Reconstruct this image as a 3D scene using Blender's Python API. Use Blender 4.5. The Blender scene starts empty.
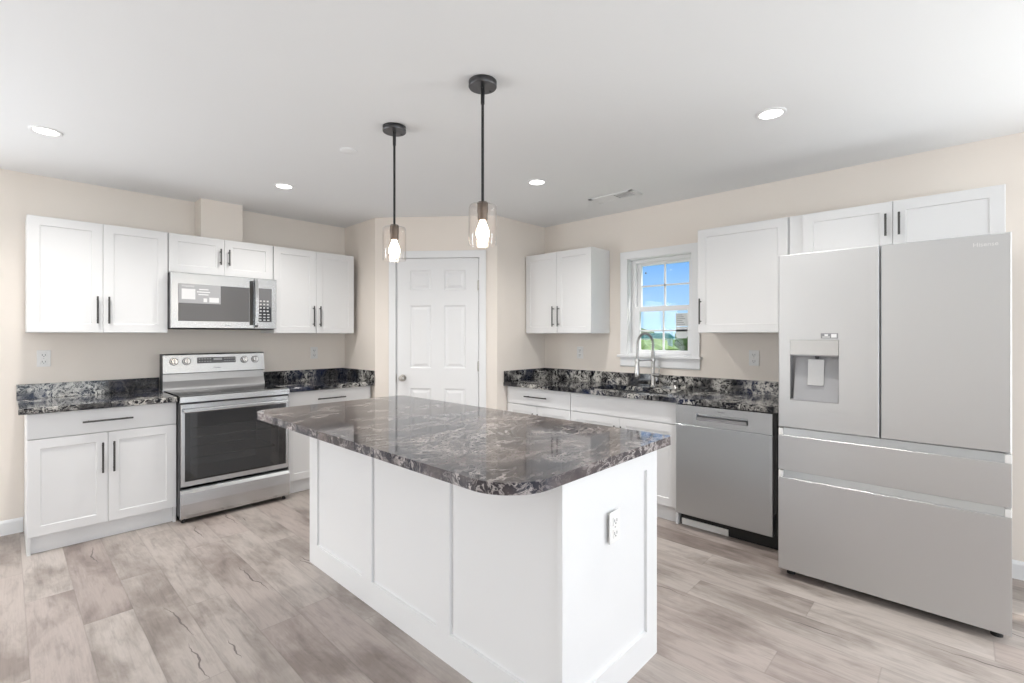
import bpy, bmesh, math, random
from mathutils import Vector, Matrix
random.seed(7)
C = bpy.context.scene
COL = C.collection

# ---------------------------------------------------------------- camera
cam_d = bpy.data.cameras.new('camera')
cam = bpy.data.objects.new('camera', cam_d); COL.objects.link(cam)
cam.location = (-3.8987, -4.7291, 1.357)
cam.rotation_euler = (math.pi/2, 0, math.radians(43.62-90))
cam_d.sensor_fit = 'HORIZONTAL'; cam_d.sensor_width = 36
cam_d.lens = 479.93/1024*36
cam_d.shift_x = (512-508.75)/1024
cam_d.shift_y = -(341.5-335.32)/1024
cam_d.clip_start = 0.02; cam_d.clip_end = 400
C.camera = cam

# ---------------------------------------------------------------- view / exposure
C.view_settings.view_transform = 'Standard'
C.view_settings.look = 'None'
C.view_settings.gamma = 1
C.view_settings.use_curve_mapping = False
C.view_settings.exposure = 0.33

# ---------------------------------------------------------------- sky
W = bpy.data.worlds.new('sky'); C.world = W; W.use_nodes = True
nt = W.node_tree; nt.nodes.clear()
wo = nt.nodes.new('ShaderNodeOutputWorld'); bg = nt.nodes.new('ShaderNodeBackground')
tc = nt.nodes.new('ShaderNodeTexCoord'); sp = nt.nodes.new('ShaderNodeSeparateXYZ')
rp = nt.nodes.new('ShaderNodeValToRGB')
rp.color_ramp.elements[0].position = 0.0; rp.color_ramp.elements[0].color = (0.50, 0.76, 1.0, 1)
rp.color_ramp.elements[1].position = 0.6; rp.color_ramp.elements[1].color = (0.06, 0.20, 0.58, 1)
e = rp.color_ramp.elements.new(0.15); e.color = (0.20, 0.46, 0.92, 1)
e = rp.color_ramp.elements.new(0.28); e.color = (0.62, 0.80, 1.0, 1)
no = nt.nodes.new('ShaderNodeTexNoise'); no.inputs['Scale'].default_value = 5; no.inputs['Detail'].default_value = 6
mp = nt.nodes.new('ShaderNodeMapping'); mp.inputs['Scale'].default_value = (1, 1, 4)
cr = nt.nodes.new('ShaderNodeValToRGB')
cr.color_ramp.elements[0].position = 0.5; cr.color_ramp.elements[0].color = (0, 0, 0, 1)
cr.color_ramp.elements[1].position = 0.75; cr.color_ramp.elements[1].color = (.8, .8, .8, 1)
mx = nt.nodes.new('ShaderNodeMix'); mx.data_type = 'RGBA'
L = nt.links.new
L(tc.outputs['Generated'], sp.inputs[0]); L(sp.outputs['Z'], rp.inputs[0])
L(tc.outputs['Generated'], mp.inputs[0]); L(mp.outputs[0], no.inputs['Vector']); L(no.outputs['Fac'], cr.inputs[0])
L(cr.outputs[0], mx.inputs['Factor']); L(rp.outputs[0], mx.inputs['A']); mx.inputs['B'].default_value = (.85, .92, 1, 1)
L(mx.outputs['Result'], bg.inputs['Color']); bg.inputs['Strength'].default_value = .88
L(bg.outputs[0], wo.inputs[0])

# ---------------------------------------------------------------- sun and daylight, the latter added area lamps at unseen openings to brighten the room
sd = bpy.data.lights.new('sun', 'SUN'); sd.energy = 4; sd.angle = math.radians(2); sd.color = (1, .96, .9)
so = bpy.data.objects.new('sun', sd); COL.objects.link(so); so.rotation_euler = Vector((.3, -.5, .86)).to_track_quat('Z', 'Y').to_euler()

def daylight_fill(name, loc, rot, sx, sy, power, col=(1, 1, 1)):
    d = bpy.data.lights.new(name, 'AREA'); d.shape = 'RECTANGLE'; d.size = sx; d.size_y = sy
    d.energy = power; d.color = col
    o = bpy.data.objects.new(name, d); COL.objects.link(o); o.location = loc; o.rotation_euler = rot
    return o
R90 = math.pi/2
RX0, RY0 = -7.2, -8.6           # far corners of the room behind the camera
CEIL = 2.485
daylight_fill('daylight_fill_south', (-4.1, RY0-.05, 1.15), (R90+.22, 0, 0), 3.4, 1.95, 58, (.92, .96, 1))            # pointing +y
daylight_fill('daylight_fill_left', (-5.9, .05, 1.25), (R90+.20, 0, math.pi), 1.9, 1.75, 82, (.92, .96, 1))        # pointing +x
daylight_fill('daylight_fill_east', (0.05, -6.7, 1.1), (R90+.25, 0, R90), 1.9, 1.95, 88, (.92, .96, 1))           # pointing -x

# ---------------------------------------------------------------- materials
def mat(name): 
    m = bpy.data.materials.new(name); m.use_nodes = True
    return m, m.node_tree, m.node_tree.nodes['Principled BSDF']
def flat(name, col, rough=.5, metal=0, bump=0, bscale=200, var=0, spec=None, coat=0):
    m, t, b = mat(name)
    b.inputs['Base Color'].default_value = (*col, 1); b.inputs['Roughness'].default_value = rough
    b.inputs['Metallic'].default_value = metal
    if spec is not None: b.inputs['Specular IOR Level'].default_value = spec
    if coat: b.inputs['Coat Weight'].default_value = coat; b.inputs['Coat Roughness'].default_value = .05
    g = t.nodes.new('ShaderNodeNewGeometry'); n = t.nodes.new('ShaderNodeTexNoise')
    n.inputs['Scale'].default_value = bscale; n.inputs['Detail'].default_value = 4
    t.links.new(g.outputs['Position'], n.inputs['Vector'])
    if bump:
        bp = t.nodes.new('ShaderNodeBump'); bp.inputs['Strength'].default_value = bump; bp.inputs['Distance'].default_value = .002
        t.links.new(n.outputs['Fac'], bp.inputs['Height']); t.links.new(bp.outputs[0], b.inputs['Normal'])
    n2 = t.nodes.new('ShaderNodeTexNoise'); n2.inputs['Scale'].default_value = 1.7
    t.links.new(g.outputs['Position'], n2.inputs['Vector'])
    hs = t.nodes.new('ShaderNodeMapRange'); hs.inputs['To Min'].default_value = 1-max(var, .01); hs.inputs['To Max'].default_value = 1+max(var, .01)
    t.links.new(n2.outputs['Fac'], hs.inputs['Value'])
    vm = t.nodes.new('ShaderNodeVectorMath'); vm.operation = 'SCALE'; vm.inputs[0].default_value = col
    t.links.new(hs.outputs[0], vm.inputs['Scale']); t.links.new(vm.outputs[0], b.inputs['Base Color'])
    return m
M = {}
M['wall'] = flat('beige_wall_paint', (.87, .805, .735), .75, bump=.15, bscale=300)
M['ceiling'] = flat('white_ceiling_paint', (.89, .90, .905), .85, bump=.15, bscale=250)
M['cab'] = flat('white_cabinet_lacquer', (.80, .80, .80), .33, bump=.02)
M['trim'] = flat('white_trim_paint', (.87, .875, .88), .4, bump=.02)
M['plastic'] = flat('white_plastic', (.83, .82, .80), .35)
M['slot'] = flat('dark_slot', (.05, .05, .05), .6)
M['pull'] = flat('dark_nickel_pull', (.09, .088, .085), .38, .9)
M['bronze'] = flat('bronze_socket', (.13, .10, .08), .45, .6)
M['black_metal'] = flat('black_metal', (.035, .035, .037), .38, .6)
M['canopy'] = flat('gunmetal_canopy', (.10, .10, .105), .35, .9)
M['black'] = flat('black_rubber', (.015, .015, .015), .6)
M['dark'] = flat('dark_appliance_side', (.05, .05, .052), .45)
M['chrome'] = flat('chrome', (.58, .57, .56), .16, 1)
M['nickel'] = flat('satin_nickel', (.55, .53, .50), .28, 1)
M['paper'] = flat('white_paper', (.8, .8, .8), .6)
m_, t_, b_ = mat('translucent_paper'); b_.inputs['Base Color'].default_value = (.85, .85, .85, 1)
tl = t_.nodes.new('ShaderNodeBsdfTranslucent'); tl.inputs[0].default_value = (.9, .9, .9, 1); mi_ = t_.nodes.new('ShaderNodeMixShader'); mi_.inputs[0].default_value = .35
t_.links.new(b_.outputs[0], mi_.inputs[1]); t_.links.new(tl.outputs[0], mi_.inputs[2]); t_.links.new(mi_.outputs[0], t_.nodes['Material Output'].inputs[0])
M['window_paper'] = m_
M['ink'] = flat('grey_ink', (.25, .25, .26), .6)
M['lightink'] = flat('pale_print', (.6, .6, .6), .5)
M['midink'] = flat('mid_grey_print', (.42, .42, .43), .5)
M['oven_black'] = flat('black_glass', (.012, .012, .013), .06, spec=.6)
M['cavity'] = flat('oven_enamel', (.34, .34, .35), .5)
M['mwglass'] = flat('microwave_glass', (.11, .11, .115), .08, spec=.7)
M['panelgrey'] = flat('grey_control_panel', (.17, .17, .175), .22)
M['sink'] = flat('sink_steel', (.5, .5, .5), .25, 1)
M['fgrey'] = flat('dispenser_grey', (.36, .36, .37), .4, .3)

def steel(name, col=(.58, .59, .60), r=.27, vert=False, aniso=.5):
    m, t, b = mat(name)
    b.inputs['Metallic'].default_value = 1; b.inputs['Base Color'].default_value = (*col, 1)
    tcn = t.nodes.new('ShaderNodeTexCoord'); mpn = t.nodes.new('ShaderNodeMapping')
    mpn.inputs['Scale'].default_value = (900, 900, 6) if vert else (6, 6, 900)
    n = t.nodes.new('ShaderNodeTexNoise'); n.inputs['Scale'].default_value = 1; n.inputs['Detail'].default_value = 3
    t.links.new(tcn.outputs['Object'], mpn.inputs[0]); t.links.new(mpn.outputs[0], n.inputs['Vector'])
    mr = t.nodes.new('ShaderNodeMapRange'); mr.inputs['To Min'].default_value = r-.006; mr.inputs['To Max'].default_value = r+.008
    t.links.new(n.outputs['Fac'], mr.inputs['Value']); t.links.new(mr.outputs[0], b.inputs['Roughness'])
    return m
M['steel'] = steel('brushed_steel')
M['steel_dark'] = steel('brushed_steel_dark', (.42, .42, .425), .3)
M['steel_mid'] = steel('brushed_steel_dishwasher', (.53, .55, .565), .3)
M['steel_fridge'] = steel('fridge_steel', (.62, .63, .64), .40)

def emis(name, col, s):
    m = bpy.data.materials.new(name); m.use_nodes = True; t = m.node_tree; t.nodes.clear()
    o = t.nodes.new('ShaderNodeOutputMaterial'); e = t.nodes.new('ShaderNodeEmission')
    e.inputs[0].default_value = (*col, 1); e.inputs[1].default_value = s; t.links.new(e.outputs[0], o.inputs[0]); return m
M['lamp'] = emis('lamp_diffuser', (1, .98, .95), 6)
M['bulb'] = emis('glowing_bulb', (1, .86, .68), 16)

def thin_glass(name, tint=(1, 1, 1), refl=.12, gr=.02, edge=.5):
    m = bpy.data.materials.new(name); m.use_nodes = True; t = m.node_tree; t.nodes.clear()
    o = t.nodes.new('ShaderNodeOutputMaterial'); tr = t.nodes.new('ShaderNodeBsdfTransparent'); gl = t.nodes.new('ShaderNodeBsdfGlossy')
    tr.inputs[0].default_value = (*tint, 1); gl.inputs['Roughness'].default_value = gr
    lw = t.nodes.new('ShaderNodeLayerWeight'); lw.inputs['Blend'].default_value = edge
    pw = t.nodes.new('ShaderNodeMath'); pw.operation = 'POWER'; pw.inputs[1].default_value = 3; t.links.new(lw.outputs['Facing'], pw.inputs[0])
    mr = t.nodes.new('ShaderNodeMapRange'); mr.inputs['To Min'].default_value = refl*.4; mr.inputs['To Max'].default_value = min(1, refl*5)
    mi = t.nodes.new('ShaderNodeMixShader')
    t.links.new(pw.outputs[0], mr.inputs['Value']); t.links.new(mr.outputs[0], mi.inputs[0])
    t.links.new(tr.outputs[0], mi.inputs[1]); t.links.new(gl.outputs[0], mi.inputs[2]); t.links.new(mi.outputs[0], o.inputs[0])
    return m
M['pane'] = thin_glass('window_pane', (.99, .995, .99), .03)
M['shade'] = thin_glass('clear_glass_shade', (.985, .96, .94), .17, .04)
M['oven_glass'] = thin_glass('tinted_oven_glass', (.50, .50, .51), .22, .03)

def ramp(t, pts):
    r = t.nodes.new('ShaderNodeValToRGB'); el = r.color_ramp.elements
    while len(el) < len(pts): el.new(.5)
    for i, (p, c) in enumerate(pts):
        el[i].position = p; el[i].color = (*c, 1) if len(c) == 3 else c
    return r
def math_(t, op, a=None, b=None, c=None):
    n = t.nodes.new('ShaderNodeMath'); n.operation = op
    for i, v in enumerate((a, b, c)):
        if v is None: continue
        if isinstance(v, (int, float)): n.inputs[i].default_value = v
        else: t.links.new(v, n.inputs[i])
    return n.outputs[0]
def mixc(t, f, a, b):
    n = t.nodes.new('ShaderNodeMix'); n.data_type = 'RGBA'
    for k, v in (('Factor', f), ('A', a), ('B', b)):
        if isinstance(v, (int, float)): n.inputs[k].default_value = v
        elif isinstance(v, tuple): n.inputs[k].default_value = (*v, 1)
        else: t.links.new(v, n.inputs[k])
    return n.outputs['Result']

def granite(name, stretch, rotz, dark, mid, vein, vein_amt, sc, navy=(.012, .018, .05), rough=.06, sharp=1, ior=1.5, mlo=.40):
    m, t, b = mat(name)
    g = t.nodes.new('ShaderNodeNewGeometry'); mp_ = t.nodes.new('ShaderNodeMapping')
    mp_.inputs['Rotation'].default_value = (0, 0, rotz); mp_.inputs['Scale'].default_value = stretch
    t.links.new(g.outputs['Position'], mp_.inputs[0])
    def noise(scale, det, vec, rough_=.55, dist=0):
        n = t.nodes.new('ShaderNodeTexNoise'); n.inputs['Scale'].default_value = scale; n.inputs['Detail'].default_value = det
        n.inputs['Roughness'].default_value = rough_; n.inputs['Distortion'].default_value = dist
        t.links.new(vec, n.inputs['Vector']); return n
    w = noise(1.6*sc, 4, mp_.outputs[0])
    sub = t.nodes.new('ShaderNodeVectorMath'); sub.operation = 'SUBTRACT'; t.links.new(w.outputs['Color'], sub.inputs[0]); sub.inputs[1].default_value = (.5, .5, .5)
    scl = t.nodes.new('ShaderNodeVectorMath'); scl.operation = 'SCALE'; t.links.new(sub.outputs[0], scl.inputs[0]); scl.inputs['Scale'].default_value = .9/sc
    add = t.nodes.new('ShaderNodeVectorMath'); add.operation = 'ADD'; t.links.new(mp_.outputs[0], add.inputs[0]); t.links.new(scl.outputs[0], add.inputs[1])
    a = noise(3.0*sc, 7, add.outputs[0], .62, .6)
    a2 = noise(6.5*sc, 6, add.outputs[0], .6, 1.2)
    lowf = noise(1.3*sc, 3, mp_.outputs[0])
    r1 = math_(t, 'ABSOLUTE', math_(t, 'SUBTRACT', a.outputs['Fac'], .5))
    v1 = ramp(t, [(0, (1, 1, 1)), (.022*sharp, (.8, .8, .8)), (.05*sharp, (0, 0, 0))]); t.links.new(r1, v1.inputs[0])
    r2 = math_(t, 'ABSOLUTE', math_(t, 'SUBTRACT', a2.outputs['Fac'], .5))
    v2 = ramp(t, [(0, (1, 1, 1)), (.03*sharp, (.6, .6, .6)), (.055*sharp, (0, 0, 0))]); t.links.new(r2, v2.inputs[0])
    msk = ramp(t, [(mlo, (.12, .12, .12)), (mlo+.12, (1, 1, 1))]); t.links.new(lowf.outputs['Fac'], msk.inputs[0])
    vv = math_(t, 'MULTIPLY', math_(t, 'MAXIMUM', v1.outputs[0], math_(t, 'MULTIPLY', v2.outputs[0], .7)), msk.outputs[0])
    vv = math_(t, 'MULTIPLY', vv, vein_amt)
    fine = noise(60, 3, mp_.outputs[0], .6)
    dm = ramp(t, [(.40, (0, 0, 0)), (.62, (1, 1, 1))]); t.links.new(noise(2.2*sc, 5, add.outputs[0]).outputs['Fac'], dm.inputs[0])
    nm = ramp(t, [(.50, (0, 0, 0)), (.62, (1, 1, 1))]); t.links.new(noise(1.0*sc, 2, mp_.outputs[0]).outputs['Color'], nm.inputs[0])
    c = mixc(t, dm.outputs[0], dark, mid)
    c = mixc(t, nm.outputs[0], c, navy)
    c = mixc(t, vv, c, vein)
    fm = math_(t, 'MULTIPLY_ADD', fine.outputs['Fac'], .5, .75)
    vs = t.nodes.new('ShaderNodeVectorMath'); vs.operation = 'SCALE'; t.links.new(c, vs.inputs[0]); t.links.new(fm, vs.inputs['Scale'])
    t.links.new(vs.outputs[0], b.inputs['Base Color'])
    b.inputs['Roughness'].default_value = rough; b.inputs['IOR'].default_value = ior
    return m
M['granite_top'] = granite('polished_island_granite', (.75, 1.35, 1.4), -0.55, (.034, .031, .038), (.135, .110, .107), (.56, .51, .49), .8, 1.9, navy=(.018, .022, .036), sharp=.42)
M['granite'] = granite('polished_dark_granite', (1, 1, 1), .4, (.004, .005, .009), (.008, .008, .012), (.62, .60, .56), 1.0, 2.8, sharp=.85, ior=1.38, navy=(.008, .016, .050), mlo=.46)

def floor_mat():
    m, t, b = mat('weathered_grey_wood_planks')
    g = t.nodes.new('ShaderNodeNewGeometry'); s = t.nodes.new('ShaderNodeSeparateXYZ'); t.links.new(g.outputs['Position'], s.inputs[0])
    PW, PL = .185, 1.22
    u = math_(t, 'DIVIDE', math_(t, 'ADD', s.outputs['X'], 3.83+PW*40), PW)
    row = math_(t, 'FLOOR', u); fu = math_(t, 'FRACT', u)
    wn = t.nodes.new('ShaderNodeTexWhiteNoise'); wn.noise_dimensions = '1D'; t.links.new(row, wn.inputs['W'])
    v = math_(t, 'ADD', math_(t, 'DIVIDE', math_(t, 'ADD', s.outputs['Y'], 50), PL), math_(t, 'MULTIPLY', wn.outputs['Value'], 7.3))
    cell = math_(t, 'FLOOR', v); fv = math_(t, 'FRACT', v)
    cx = t.nodes.new('ShaderNodeCombineXYZ'); t.links.new(row, cx.inputs[0]); t.links.new(cell, cx.inputs[1])
    wn2 = t.nodes.new('ShaderNodeTexWhiteNoise'); wn2.noise_dimensions = '2D'; t.links.new(cx.outputs[0], wn2.inputs['Vector'])
    # grain coordinates, offset per plank
    off = t.nodes.new('ShaderNodeVectorMath'); off.operation = 'SCALE'; t.links.new(wn2.outputs['Color'], off.inputs[0]); off.inputs['Scale'].default_value = 30
    ad = t.nodes.new('ShaderNodeVectorMath'); ad.operation = 'ADD'; t.links.new(g.outputs['Position'], ad.inputs[0]); t.links.new(off.outputs[0], ad.inputs[1])
    def nz(sc_, scale, det, rough_=.6, dist=0):
        mp_ = t.nodes.new('ShaderNodeMapping'); mp_.inputs['Scale'].default_value = sc_; t.links.new(ad.outputs[0], mp_.inputs[0])
        n = t.nodes.new('ShaderNodeTexNoise'); n.inputs['Scale'].default_value = scale; n.inputs['Detail'].default_value = det
        n.inputs['Roughness'].default_value = rough_; n.inputs['Distortion'].default_value = dist
        t.links.new(mp_.outputs[0], n.inputs['Vector']); return n.outputs['Fac']
    base = ramp(t, [(0, (.41, .345, .315)), (.3, (.50, .43, .395)), (.55, (.45, .395, .36)), (.8, (.54, .48, .44)), (1, (.47, .415, .38))]); t.links.new(wn2.outputs['Value'], base.inputs[0])
    grain = ramp(t, [(.3, (.74, .74, .74)), (.52, (1, 1, 1)), (.75, (1.0, 1.0, 1.0))]); t.links.new(nz((6, .8, 1), 5, 6, .65, .5), grain.inputs[0])
    fine = ramp(t, [(.3, (.88, .88, .88)), (.7, (1, 1, 1))]); t.links.new(nz((30, 1.2, 1), 5, 4, .6), fine.inputs[0])
    blotch = ramp(t, [(.36, (.60, .575, .56)), (.54, (1, 1, 1))]); t.links.new(nz((1.8, .8, 1), 2.2, 5, .6, .3), blotch.inputs[0])
    def mul(a, bb):
        n = t.nodes.new('ShaderNodeMix'); n.data_type = 'RGBA'; n.blend_type = 'MULTIPLY'; n.inputs['Factor'].default_value = 1
        t.links.new(a, n.inputs['A']); t.links.new(bb, n.inputs['B']); return n.outputs['Result']
    c = mul(mul(mul(base.outputs[0], grain.outputs[0]), fine.outputs[0]), blotch.outputs[0])
    # short dark cracks
    wig = t.nodes.new('ShaderNodeTexNoise'); wig.inputs['Scale'].default_value = 9; wig.inputs['Detail'].default_value = 2
    wm = t.nodes.new('ShaderNodeMapping'); wm.inputs['Scale'].default_value = (.2, 1, 1); t.links.new(ad.outputs[0], wm.inputs[0]); t.links.new(wm.outputs[0], wig.inputs['Vector'])
    for q in range(2):
        wq = t.nodes.new('ShaderNodeTexWhiteNoise'); wq.noise_dimensions = '4D'; t.links.new(cx.outputs[0], wq.inputs['Vector']); wq.inputs['W'].default_value = q*3.7+1
        sc_ = t.nodes.new('ShaderNodeSeparateColor'); t.links.new(wq.outputs['Color'], sc_.inputs[0])
        dvv = math_(t, 'SUBTRACT', fv, math_(t, 'MULTIPLY_ADD', sc_.outputs[1], .8, .1))
        line = math_(t, 'ADD', math_(t, 'MULTIPLY_ADD', sc_.outputs[0], .7, .15), math_(t, 'MULTIPLY', math_(t, 'SUBTRACT', wig.outputs['Fac'], .5), .34))
        line = math_(t, 'ADD', line, math_(t, 'MULTIPLY', dvv, math_(t, 'MULTIPLY_ADD', sc_.outputs[2], 1.2, -.6)))
        dx_ = math_(t, 'ABSOLUTE', math_(t, 'SUBTRACT', fu, line))
        hl2 = math_(t, 'MULTIPLY_ADD', wq.outputs['Value'], .16, .03)
        tp = math_(t, 'SUBTRACT', 1, math_(t, 'DIVIDE', math_(t, 'ABSOLUTE', dvv), hl2))
        wd = math_(t, 'MULTIPLY', math_(t, 'MAXIMUM', tp, 0), .024)
        on = math_(t, 'GREATER_THAN', math_(t, 'FRACT', math_(t, 'MULTIPLY', wq.outputs['Value'], 17.3)), .45)
        inten = math_(t, 'MULTIPLY', math_(t, 'MULTIPLY', math_(t, 'LESS_THAN', dx_, wd), on), .8)
        c = mixc(t, inten, c, (.11, .09, .085))
    # seams
    e1 = math_(t, 'MINIMUM', fu, math_(t, 'SUBTRACT', 1, fu)); e2 = math_(t, 'MINIMUM', fv, math_(t, 'SUBTRACT', 1, fv))
    sm = math_(t, 'MINIMUM', math_(t, 'MULTIPLY', e1, PW), math_(t, 'MULTIPLY', e2, PL))
    sr = ramp(t, [(0, (1, 1, 1)), (.0011, (.9, .9, .9)), (.0022, (0, 0, 0))]); t.links.new(sm, sr.inputs[0])
    c = mixc(t, math_(t, 'MULTIPLY', sr.outputs[0], .25), c, (.10, .085, .075))
    t.links.new(c, b.inputs['Base Color'])
    b.inputs['Roughness'].default_value = .42; b.inputs['Specular IOR Level'].default_value = .45
    bp = t.nodes.new('ShaderNodeBump'); bp.inputs['Strength'].default_value = .12; bp.inputs['Distance'].default_value = .001
    t.links.new(nz((30, 1.2, 1), 5, 4, .6), bp.inputs['Height']); t.links.new(bp.outputs[0], b.inputs['Normal'])
    return m
M['floor'] = floor_mat()
M['grass'] = flat('grass_green', (.16, .27, .06), .9, var=.4)
M['leaf'] = flat('leaf_green', (.09, .17, .05), .8, var=.5)
M['leaf2'] = flat('leaf_pale_green', (.22, .33, .09), .8, var=.4)
M['teal'] = flat('teal_roof', (.10, .35, .36), .5)
M['siding'] = flat('pale_siding', (.75, .77, .78), .7)

# ---------------------------------------------------------------- mesh helpers
class MB:
    def __init__(s): s.bm = bmesh.new(); s.mats = []
    def _mi(s, m):
        if m is None: return 0
        if m not in s.mats: s.mats.append(m)
        return s.mats.index(m)
    def box(s, x0, x1, y0, y1, z0, z1, bev=0, m=None, rot=None, segs=2):
        if x0 > x1: x0, x1 = x1, x0
        if y0 > y1: y0, y1 = y1, y0
        if z0 > z1: z0, z1 = z1, z0
        r = bmesh.ops.create_cube(s.bm, size=1, matrix=Matrix.Translation(((x0+x1)/2, (y0+y1)/2, (z0+z1)/2)) @ Matrix.Diagonal((x1-x0, y1-y0, z1-z0, 1)))
        vs = r['verts']
        mi = s._mi(m)
        fs = set(f for v in vs for f in v.link_faces)
        for f in fs: f.material_index = mi
        if rot:
            bmesh.ops.rotate(s.bm, verts=vs, cent=rot[0], matrix=rot[1])
        if bev:
            es = list(set(e for v in vs for e in v.link_edges))
            bmesh.ops.bevel(s.bm, geom=es, offset=bev, segments=segs, affect='EDGES', profile=.5, clamp_overlap=True)
        return s
    def cyl(s, a, b, r0, r1=None, n=20, cap=True, m=None):
        a, b = Vector(a), Vector(b); r1 = r0 if r1 is None else r1
        d = (b-a).normalized(); q = d.to_track_quat('Z', 'Y'); mi = s._mi(m)
        ra = [s.bm.verts.new(a + q @ Vector((r0*math.cos(2*math.pi*i/n), r0*math.sin(2*math.pi*i/n), 0))) for i in range(n)]
        rb = [s.bm.verts.new(b + q @ Vector((r1*math.cos(2*math.pi*i/n), r1*math.sin(2*math.pi*i/n), 0))) for i in range(n)]
        for i in range(n):
            f = s.bm.faces.new((ra[i], ra[(i+1) % n], rb[(i+1) % n], rb[i])); f.smooth = True; f.material_index = mi
        if cap:
            for ring in (ra, rb):
                vs = [s.bm.verts.new(v.co) for v in ring]; f = s.bm.faces.new(vs); f.material_index = mi
        return s
    def lathe(s, prof, cx=0, cy=0, n=32, m=None, smooth=True):
        mi = s._mi(m); rings = []
        for (r, z) in prof:
            if r < 1e-6: rings.append([s.bm.verts.new((cx, cy, z))])
            else: rings.append([s.bm.verts.new((cx+r*math.cos(2*math.pi*i/n), cy+r*math.sin(2*math.pi*i/n), z)) for i in range(n)])
        for A, B in zip(rings, rings[1:]):
            for i in range(n):
                j = (i+1) % n
                if len(A) == 1 and len(B) == 1: continue
                if len(A) == 1: f = s.bm.faces.new((A[0], B[i], B[j]))
                elif len(B) == 1: f = s.bm.faces.new((A[i], A[j], B[0]))
                else: f = s.bm.faces.new((A[i], A[j], B[j], B[i]))
                f.smooth = smooth; f.material_index = mi
        return s
    def tube(s, pts, r, n=10, m=None, cap=True):
        mi = s._mi(m); pts = [Vector(p) for p in pts]; rings = []
        up = None
        for i, p in enumerate(pts):
            d = (pts[min(i+1, len(pts)-1)]-pts[max(i-1, 0)]).normalized()
            if up is None:
                up = d.orthogonal().normalized()
            up = (up - d*up.dot(d)).normalized(); sd_ = d.cross(up)
            rr = r[i] if isinstance(r, (list, tuple)) else r
            rings.append([s.bm.verts.new(p + up*rr*math.cos(2*math.pi*k/n) + sd_*rr*math.sin(2*math.pi*k/n)) for k in range(n)])
        for A, B in zip(rings, rings[1:]):
            for k in range(n):
                f = s.bm.faces.new((A[k], A[(k+1) % n], B[(k+1) % n], B[k])); f.smooth = True; f.material_index = mi
        if cap:
            s.bm.faces.new(rings[0]); s.bm.faces.new(rings[-1])
        return s
    def prism(s, pts, z0, z1, m=None, bev=0):
        """extrude an outline (x,y) between z0 and z1"""
        mi = s._mi(m)
        a = [s.bm.verts.new((x, y, z0)) for x, y in pts]; b = [s.bm.verts.new((x, y, z1)) for x, y in pts]
        fs = [s.bm.faces.new(a), s.bm.faces.new(b)]; top = fs[1]; bot = fs[0]
        n = len(pts)
        for i in range(n):
            f = s.bm.faces.new((a[i], a[(i+1) % n], b[(i+1) % n], b[i])); f.material_index = mi; fs.append(f)
        for f in fs: f.material_index = mi
        if bev:
            es = list(set(list(top.edges)+list(bot.edges)))
            bmesh.ops.bevel(s.bm, geom=es, offset=bev, segments=3, affect='EDGES', profile=.5)
        return s
    def extr(s, pts, axis, a0, a1, m=None, smooth=False):
        """profile pts extruded along axis 'x' (pts = (y,z)) or 'y' (pts=(x,z))"""
        mi = s._mi(m)
        f3 = (lambda p, t_: (t_, p[0], p[1])) if axis == 'x' else (lambda p, t_: (p[0], t_, p[1]))
        a = [s.bm.verts.new(f3(p, a0)) for p in pts]; b = [s.bm.verts.new(f3(p, a1)) for p in pts]
        s.bm.faces.new(a).material_index = mi; s.bm.faces.new(b).material_index = mi
        n = len(pts)
        for i in range(n):
            f = s.bm.faces.new((a[i], a[(i+1) % n], b[(i+1) % n], b[i])); f.material_index = mi; f.smooth = smooth
        return s
    def slab(s, x0, z0, w, h, y_back, t_, panels=(), ch=.0015, m=None, mp=None):
        """front slab facing -y with inset panels: each panel (x,z,w,h,[(inset,depth)..])"""
        mi = s._mi(m)
        yf = y_back - t_
        xs = {x0+ch, x0+w-ch}; zs = {z0+ch, z0+h-ch}
        for p in panels: xs |= {p[0], p[0]+p[2]}; zs |= {p[1], p[1]+p[3]}
        xs = sorted(xs); zs = sorted(zs); cache = {}
        def V(x, y, z):
            k = (round(x, 5), round(y, 5), round(z, 5))
            if k not in cache: cache[k] = s.bm.verts.new((x, y, z))
            return cache[k]
        for i in range(len(xs)-1):
            for j in range(len(zs)-1):
                mx_, mz_ = (xs[i]+xs[i+1])/2, (zs[j]+zs[j+1])/2
                if any(p[0] < mx_ < p[0]+p[2] and p[1] < mz_ < p[1]+p[3] for p in panels): continue
                f = s.bm.faces.new((V(xs[i], yf, zs[j]), V(xs[i+1], yf, zs[j]), V(xs[i+1], yf, zs[j+1]), V(xs[i], yf, zs[j+1]))); f.material_index = mi
        def rect(ax, az, aw, ah, ins, y): return [V(ax+ins, y, az+ins), V(ax+aw-ins, y, az+ins), V(ax+aw-ins, y, az+ah-ins), V(ax+ins, y, az+ah-ins)]
        def ring(A, B, mm):
            for k in range(4):
                f = s.bm.faces.new((A[k], A[(k+1) % 4], B[(k+1) % 4], B[k])); f.material_index = mm
        for p in panels:
            mm = s._mi(p[5]) if len(p) > 5 else mi
            prev = rect(p[0], p[1], p[2], p[3], 0, yf)
            for ins, dep in p[4]:
                cur = rect(p[0], p[1], p[2], p[3], ins, yf+dep); ring(prev, cur, mm); prev = cur
            f = s.bm.faces.new(prev); f.material_index = mm
        r0 = rect(x0+ch, z0+ch, w-2*ch, h-2*ch, 0, yf)
        # chamfer + sides + back (separate outer ring)
        r1 = rect(x0, z0, w, h, 0, yf+ch); r2 = rect(x0, z0, w, h, 0, y_back)
        ring(r0, r1, mi); ring(r1, r2, mi); f = s.bm.faces.new(r2); f.material_index = mi
        return s
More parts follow.
